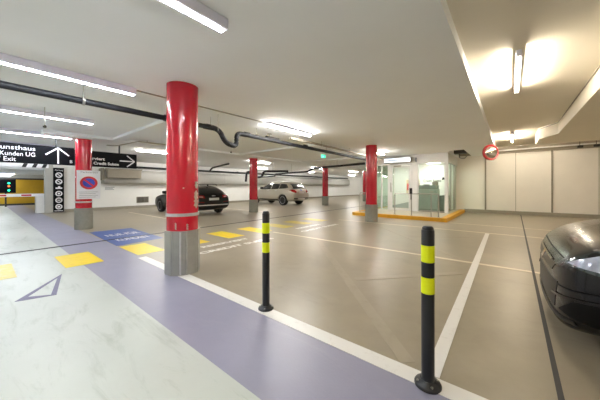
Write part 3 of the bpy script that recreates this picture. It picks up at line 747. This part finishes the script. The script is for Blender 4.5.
def car_body(name, st, parent, m, wheels, wr, W):
    """st: rear to front (x, w, zb, zs, zt, wt); returns body object and a BVH of the uncut shell"""
    bm = bmesh.new(); rows = []
    for x, w, zb, zs, zt, wt in st:
        h = zs-zb
        half = [(0, zb), (w*.84, zb), (w*.975, zb+.14*h), (w, zb+.5*h), (w*.985, zs-.05), (w*.93, zs+.015), (wt, zt-.075*min(1, (zt-zs)/.3)), (wt*.72, zt), (0, zt+.012)]
        L = [bm.verts.new((x, y, z)) for y, z in half]
        R = [L[0]]+[bm.verts.new((x, -y, z)) for y, z in half[1:-1]]+[L[-1]]
        rows.append((L, R))
    for (L0, R0), (L1, R1) in zip(rows, rows[1:]):
        for i in range(8):
            bm.faces.new((L0[i], L1[i], L1[i+1], L0[i+1])); bm.faces.new((R0[i], R0[i+1], R1[i+1], R1[i]))
    for (L, R) in (rows[0], rows[-1]):
        bm.faces.new((L[0], L[1], R[1])); bm.faces.new((L[8], L[7], R[7]))
        for i in range(1, 7): bm.faces.new((L[i], L[i+1], R[i+1], R[i]))
    bmesh.ops.recalc_face_normals(bm, faces=bm.faces)
    o = link(name, bm, m)
    md = o.modifiers.new('s', 'SUBSURF'); md.levels = 3; md.render_levels = 3
    me = evalmesh(o)
    bvh = BVHTree.FromPolygons([v.co.copy() for v in me.vertices], [tuple(p.vertices) for p in me.polygons])
    o.modifiers.clear(); o.data = me
    cut = bmesh.new()
    for x in wheels:
        for s in (-1, 1): cyl(cut, (x, s*(W-.26), wr), (x, s*(W+.3), wr), wr+.055, n=40)
    c = link('cutter', cut, m)
    md = o.modifiers.new('b', 'BOOLEAN'); md.operation = 'DIFFERENCE'; md.solver = 'EXACT'; md.object = c
    me2 = evalmesh(o); o.modifiers.clear(); o.data = me2; bpy.data.objects.remove(c)
    for p in me2.polygons: p.use_smooth = True
    me2.set_sharp_from_angle(angle=math.radians(38))
    o.parent = parent
    return o, bvh

def patch(name, bvh, poly, org, u, v, d, m, parent, off=.004, step=.05, thick=.006, maxd=3):
    """a panel with outline poly (in the u,v frame at org) laid on the shell along direction d"""
    org, u, v, d = Vector(org), Vector(u).normalized(), Vector(v).normalized(), Vector(d).normalized()
    bm = bmesh.new()
    bm.faces.new([bm.verts.new((a, b, 0)) for a, b in poly])
    bmesh.ops.subdivide_edges(bm, edges=bm.edges[:], cuts=4, use_grid_fill=False)
    a0 = min(p[0] for p in poly); a1 = max(p[0] for p in poly); b0 = min(p[1] for p in poly); b1 = max(p[1] for p in poly)
    for lo, hi, nrm, k in ((a0, a1, (1, 0, 0), 0), (b0, b1, (0, 1, 0), 1)):
        n = max(2, int((hi-lo)/step))
        for i in range(1, n):
            q = lo+(hi-lo)*i/n; co_ = (q, 0, 0) if k == 0 else (0, q, 0)
            bmesh.ops.bisect_plane(bm, geom=bm.verts[:]+bm.edges[:]+bm.faces[:], plane_co=co_, plane_no=nrm)
    bmesh.ops.triangulate(bm, faces=[f for f in bm.faces if len(f.verts) > 4])
    kill = []
    for w in bm.verts:
        hit, nr, _, _ = bvh.ray_cast(org+u*w.co.x+v*w.co.y, d, maxd)
        if hit is None: kill.append(w); continue
        if nr.dot(d) > 0: nr = -nr
        w.co = hit+nr*off
    if kill: bmesh.ops.delete(bm, geom=kill, context='VERTS')
    if not bm.faces: bm.free(); return None
    bmesh.ops.recalc_face_normals(bm, faces=bm.faces)
    if sum(f.normal.dot(d) for f in bm.faces) > 0: bmesh.ops.reverse_faces(bm, faces=bm.faces)
    bmesh.ops.solidify(bm, geom=bm.faces[:], thickness=thick)
    return link(name, bm, m, parent, True)

def wheel(parent, x, y, r, side, spokes=10, w=.22):
    t = bmesh.new(); hw = w/2
    lathe(t, [(r*.66, -hw*.8), (r*.74, -hw), (r*.93, -hw), (r, -hw*.7), (r, hw*.7), (r*.93, hw), (r*.74, hw), (r*.66, hw*.8)], axis='Y', n=40)
    o = link('wheel', t, 'tyre', parent, True, loc=(x, y, r))
    b = bmesh.new(); s = side
    f = s*hw*.55
    lathe(b, [(r*.62, s*hw*.1), (r*.62, s*hw*.85), (r*.70, s*hw*.9), (r*.70, s*hw*.1)], axis='Y', n=40)
    for k in range(spokes):
        a = 2*PI*k/spokes; d = Vector((math.cos(a), 0, math.sin(a))); q = Vector((-math.sin(a), 0, math.cos(a)))*r*.055
        for z in (1,):
            vs = [b.verts.new(p) for p in (d*r*.1-q+Vector((0, f, 0)), d*r*.1+q+Vector((0, f, 0)), d*r*.64+q*.8+Vector((0, f*1.3, 0)), d*r*.64-q*.8+Vector((0, f*1.3, 0)))]
            vt = [b.verts.new(v.co-Vector((0, s*.03, 0))) for v in vs]
            b.faces.new(vs); b.faces.new(vt[::-1])
            for i in range(4): b.faces.new((vs[i], vt[i], vt[(i+1) % 4], vs[(i+1) % 4]))
    cyl(b, (0, f*.9, 0), (0, f*1.25, 0), r*.16, n=16)
    link('rim', b, 'rim', o, True)
    h = bmesh.new(); cyl(h, (0, s*hw*.05, 0), (0, s*hw*.12, 0), r*.62, n=32); link('brake_disc', h, 'ctrim', o)
    return o

def mirror_caps(parent, x, z, W, m):
    for s in (-1, 1):
        bm = B(x-.07, x+.07, s*W-.02 if s > 0 else -W-.2, W+.2 if s > 0 else -W+.02, z, z+.15, bev=.04, seg=3); link('side_mirror', bm, m, parent, True)

X_, Y_, Z_ = Vector((1, 0, 0)), Vector((0, 1, 0)), Vector((0, 0, 1))
def side_patch(name, bvh, poly, m, par, sides=(-1, 1), **k):
    for s in sides: patch(name, bvh, poly, (0, s*2, 0), X_, Z_, (0, -s, 0), m, par, **k)
def rear_patch(name, bvh, poly, m, par, **k): return patch(name, bvh, poly, (-1, 0, 0), Y_, Z_, (1, 0, 0), m, par, **k)
def front_patch(name, bvh, poly, m, par, L, **k): return patch(name, bvh, poly, (L+1, 0, 0), Y_, Z_, (-1, 0, 0), m, par, **k)
def mirr(poly): return [(-a, b) for a, b in poly][::-1]

# --- black estate
t = thing('estate_car', 'black estate car parked behind the large red column, rear towards us', 'car', (-10.15, 6.5, 0), PI); t.scale = (.885, .94, .94)
st = [(0, .80, .42, .72, .80, .62), (.05, .87, .32, .80, .90, .70), (.22, .93, .24, .92, 1.10, .70), (.5, .94, .2, .95, 1.32, .62), (.95, .94, .2, .95, 1.40, .62), (2.0, .94, .2, .94, 1.44, .64), (2.8, .94, .2, .92, 1.40, .63),
      (3.3, .935, .2, .91, 1.18, .66), (3.65, .93, .2, .90, .99, .74), (4.2, .92, .2, .85, .92, .74), (4.6, .89, .2, .78, .84, .7), (4.83, .80, .23, .68, .74, .62), (4.92, .64, .3, .58, .62, .5)]
b, bv = car_body('body', st, t, 'carb', (.98, 3.9), .34, .94)
side_patch('side_window', bv, [(.55, 1.02), (.8, 1.28), (1.5, 1.33), (1.5, .99)], 'cglass', t); side_patch('side_window', bv, [(1.56, .99), (1.56, 1.335), (2.25, 1.34), (2.25, .98)], 'cglass', t); side_patch('side_window', bv, [(2.31, .98), (2.31, 1.335), (2.75, 1.3), (3.35, 1.0), (3.3, .97)], 'cglass', t)
rear_patch('rear_window', bv, [(-.66, 1.0), (.66, 1.0), (.56, 1.3), (-.56, 1.3)], 'cglass', t)
front_patch('windscreen', bv, [(-.68, 1.02), (.68, 1.02), (.56, 1.35), (-.56, 1.35)], 'cglass', t, 4.92)
for s in (1, -1):
    pl_ = [(.46, .80), (.9, .84), (.9, .95), (.5, .92)]
    o = rear_patch('tail_lamp', bv, pl_ if s > 0 else mirr(pl_), 'tail', t)
    q = [(.55, .84), (.72, .85), (.72, .88), (.55, .87)]
    if o: rear_patch('lamp_lens', bv, q if s > 0 else mirr(q), 'tail2', o, off=.012)
    q = [(.5, .60), (.84, .63), (.84, .65), (.5, .62)]
    if s > 0: rear_patch('reflector', bv, mirr(q), 'tail', t); rear_patch('reflector', bv, q, 'tail', t)
pp = rear_patch('number_plate', bv, [(-.26, .70), (.26, .70), (.26, .81), (-.26, .81)], 'plate', t, off=.01)
rear_patch('chrome_strip', bv, [(-.78, .46), (.78, .46), (.8, .50), (-.8, .50)], 'silver', t, off=.01)
rear_patch('badge', bv, [(-.1, .885), (.1, .885), (.1, .915), (-.1, .915)], 'chrome', t, off=.008)
rear_patch('bumper_insert', bv, [(-.7, .34), (.7, .34), (.74, .45), (-.74, .45)], 'ctrim', t)
for s in (-1, 1):
    bm = bmesh.new(); tube(bm, smoothpath([(.75, s*.60, 1.40), (.85, s*.60, 1.455), (2.7, s*.60, 1.455), (2.85, s*.6, 1.37)], .08), .016, 8); link('roof_rail', bm, 'ctrim', t, True)
    for x in (.98, 3.9): wheel(t, x, s*.82, .34, s, 10)
mirror_caps(t, 3.05, .98, .92, 'carb')
bm = B(.55, .62, -.03, .03, 1.36, 1.45, bev=.02); link('roof_fin', bm, 'carb', t, True)

# --- silver SUV
t = thing('sport_utility_car', 'silver sport utility car parked against the white wall, rear towards us', 'car', (-10.95, 13.68, 0), PI)
st = [(0, .80, .46, .80, .90, .62), (.05, .87, .36, .88, 1.0, .70), (.2, .93, .3, 1.02, 1.22, .70), (.42, .94, .27, 1.06, 1.48, .64), (.8, .94, .26, 1.06, 1.585, .63), (1.9, .94, .26, 1.04, 1.615, .66), (2.6, .94, .26, 1.02, 1.57, .65),
      (3.1, .935, .26, 1.01, 1.30, .68), (3.4, .93, .26, 1.0, 1.10, .76), (3.95, .92, .26, .96, 1.03, .76), (4.35, .89, .26, .88, .95, .72), (4.56, .80, .29, .76, .82, .62), (4.65, .64, .36, .64, .68, .5)]
b, bv = car_body('body', st, t, 'cars', (.92, 3.72), .36, .94)
side_patch('side_window', bv, [(.5, 1.2), (.75, 1.42), (1.25, 1.46), (1.3, 1.12), (.8, 1.14)], 'cglass', t); side_patch('side_window', bv, [(1.36, 1.11), (1.32, 1.46), (2.0, 1.49), (2.05, 1.09)], 'cglass', t); side_patch('side_window', bv, [(2.12, 1.09), (2.07, 1.49), (2.5, 1.47), (3.1, 1.13), (3.05, 1.08)], 'cglass', t)
side_patch('sill_trim', bv, [(1.35, .30), (3.25, .30), (3.25, .42), (1.35, .42)], 'ctrim', t)
side_patch('door_handle', bv, [(1.42, .98), (1.62, .98), (1.62, 1.01), (1.42, 1.01)], 'silver', t, off=.02); side_patch('door_handle', bv, [(2.2, .97), (2.4, .97), (2.4, 1.0), (2.2, 1.0)], 'silver', t, off=.02)
rear_patch('rear_window', bv, [(-.66, 1.12), (.66, 1.12), (.57, 1.46), (-.57, 1.46)], 'cglass', t)
front_patch('windscreen', bv, [(-.7, 1.12), (.7, 1.12), (.58, 1.5), (-.58, 1.5)], 'cglass', t, 4.65)
for s in (1, -1):
    pl_ = [(.48, .90), (.62, .84), (.92, .93), (.92, 1.07), (.6, 1.04)]
    rear_patch('tail_lamp', bv, pl_ if s > 0 else mirr(pl_), 'tail', t)
    patch('tail_lamp', bv, [(.03, .92), (.32, .98), (.26, 1.07), (.03, 1.06)], (0, s*2, 0), X_, Z_, (0, -s, 0), 'tail', t)
    for x in (.92, 3.72): wheel(t, x, s*.82, .36, s, 7, .24)
    bm = bmesh.new(); tube(bm, smoothpath([(.6, s*.62, 1.56), (.7, s*.62, 1.63), (2.4, s*.62, 1.63), (2.55, s*.62, 1.55)], .08), .016, 8); link('roof_rail', bm, 'silver', t, True)
rear_patch('number_plate', bv, [(-.26, .80), (.26, .80), (.26, .91), (-.26, .91)], 'plate', t, off=.01)
rear_patch('bumper_insert', bv, [(-.74, .40), (.74, .40), (.78, .52), (-.78, .52)], 'ctrim', t)
rear_patch('skid_plate', bv, [(-.4, .41), (.4, .41), (.36, .48), (-.36, .48)], 'silver', t, off=.01)
rear_patch('badge', bv, [(-.05, .99), (.05, .99), (.05, 1.07), (-.05, 1.07)], 'signbl', t, off=.01)
mirror_caps(t, 2.85, 1.1, .92, 'ctrim')

# --- graphite hatchback, only its nose in the frame
LH = 4.0
t = thing('hatchback_car', 'graphite hatchback whose front corner enters at the right edge', 'car', (.26+LH, 3.6, 0), PI)
st = [(0, .70, .42, .85, .95, .56), (.05, .80, .3, .92, 1.05, .62), (.3, .86, .22, .95, 1.30, .58), (.8, .88, .2, .95, 1.44, .58), (1.6, .88, .2, .94, 1.47, .6), (2.2, .88, .2, .93, 1.42, .6), (2.7, .88, .2, .92, 1.2, .62),
      (3.05, .88, .2, .91, 1.0, .68), (3.4, .88, .17, .87, .94, .68), (3.66, .88, .11, .82, .87, .66), (3.84, .85, .10, .74, .78, .62), (3.94, .77, .10, .64, .67, .54), (4.0, .54, .18, .52, .54, .40)]
b, bv = car_body('body', st, t, 'carg', (.7, 3.22), .31, .88)
side_patch('side_window', bv, [(.5, 1.02), (.75, 1.3), (1.5, 1.36), (1.5, .99)], 'cglass', t); side_patch('side_window', bv, [(1.56, .99), (1.56, 1.36), (2.1, 1.35), (2.75, 1.0), (2.7, .97)], 'cglass', t)
front_patch('windscreen', bv, [(-.62, 1.02), (.62, 1.02), (.52, 1.36), (-.52, 1.36)], 'cglass', t, LH)
rear_patch('rear_window', bv, [(-.58, 1.05), (.58, 1.05), (.5, 1.32), (-.5, 1.32)], 'cglass', t)
def diag_patch(name, s, poly, m, par, ang, **k):
    """laid on from the front corner; ang = 0 from straight ahead, 90 from the side"""
    a = math.radians(ang); d = Vector((-math.cos(a), -s*math.sin(a), 0)); u = Vector((-math.sin(a), s*math.cos(a), 0))
    return patch(name, bv, poly, Vector((3.4, 0, 0))-d*2.5, u, Z_, d, m, par, maxd=4, **k)
for s in (1, -1):
    # u runs outward-backward along the corner
    o = diag_patch('head_lamp', s, [(.19, .65), (.44, .60), (.80, .60), (.94, .64), (.92, .81), (.68, .825), (.38, .785)], 'headd', t, 40, off=.003)
    if o:
        diag_patch('lens', s, [(.24, .655), (.46, .625), (.80, .62), (.90, .66), (.88, .78), (.70, .79), (.42, .755)], 'head', o, 40, off=.010)
    diag_patch('fog_lamp_pocket', s, [(.16, .27), (.42, .22), (.70, .22), (.74, .36), (.60, .41), (.30, .38)], 'dkin', t, 40, off=.004)
    diag_patch('pocket_lip', s, [(.06, .36), (.30, .385), (.60, .415), (.60, .435), (.30, .405), (.06, .378)], 'carg', t, 40, off=.014)
    for x in (.7, 3.22): wheel(t, x, s*.77, .31, s, 9, .2)
front_patch('upper_grille', bv, [(-.52, .54), (.52, .54), (.58, .60), (-.58, .60)], 'carb', t, LH, off=.004)
front_patch('chrome_bar', bv, [(-.42, .60), (.42, .60), (.43, .615), (-.43, .615)], 'chrome', t, LH, off=.012)
front_patch('lower_grille', bv, [(-.60, .26), (.60, .26), (.66, .48), (-.66, .48)], 'ctrim', t, LH, off=.004)
front_patch('badge', bv, [(.06*math.cos(i*PI/8), .57+.045*math.sin(i*PI/8)) for i in range(16)], 'chrome', t, LH, off=.012, step=.02)
front_patch('splitter', bv, [(-.78, .195), (.78, .195), (.78, .225), (-.78, .225)], 'ctrim', t, LH, off=.01)
front_patch('bonnet_seam', bv, [(-.62, .665), (.62, .665), (.62, .673), (-.62, .673)], 'dkin', t, LH, off=.003)
for s in (1, -1): diag_patch('bumper_crease', s, [(-.05, .45), (.30, .455), (.66, .49), (.66, .50), (.30, .468), (-.05, .462)], 'dkin', t, 40, off=.003)
mirror_caps(t, 2.55, .98, .86, 'carg')

# ------------------------------------------------------------------ world and view
w = bpy.data.worlds.new('world'); S.world = w; w.use_nodes = True
w.node_tree.nodes['Background'].inputs['Color'].default_value = (.8, .8, .8, 1); w.node_tree.nodes['Background'].inputs['Strength'].default_value = .3
S.view_settings.view_transform = 'Standard'; S.view_settings.look = 'None'; S.view_settings.gamma = 1
S.view_settings.exposure = .88
S.cycles.max_bounces = 14; S.cycles.diffuse_bounces = 10; S.cycles.use_denoising = True
S.cycles.sample_clamp_indirect = 8
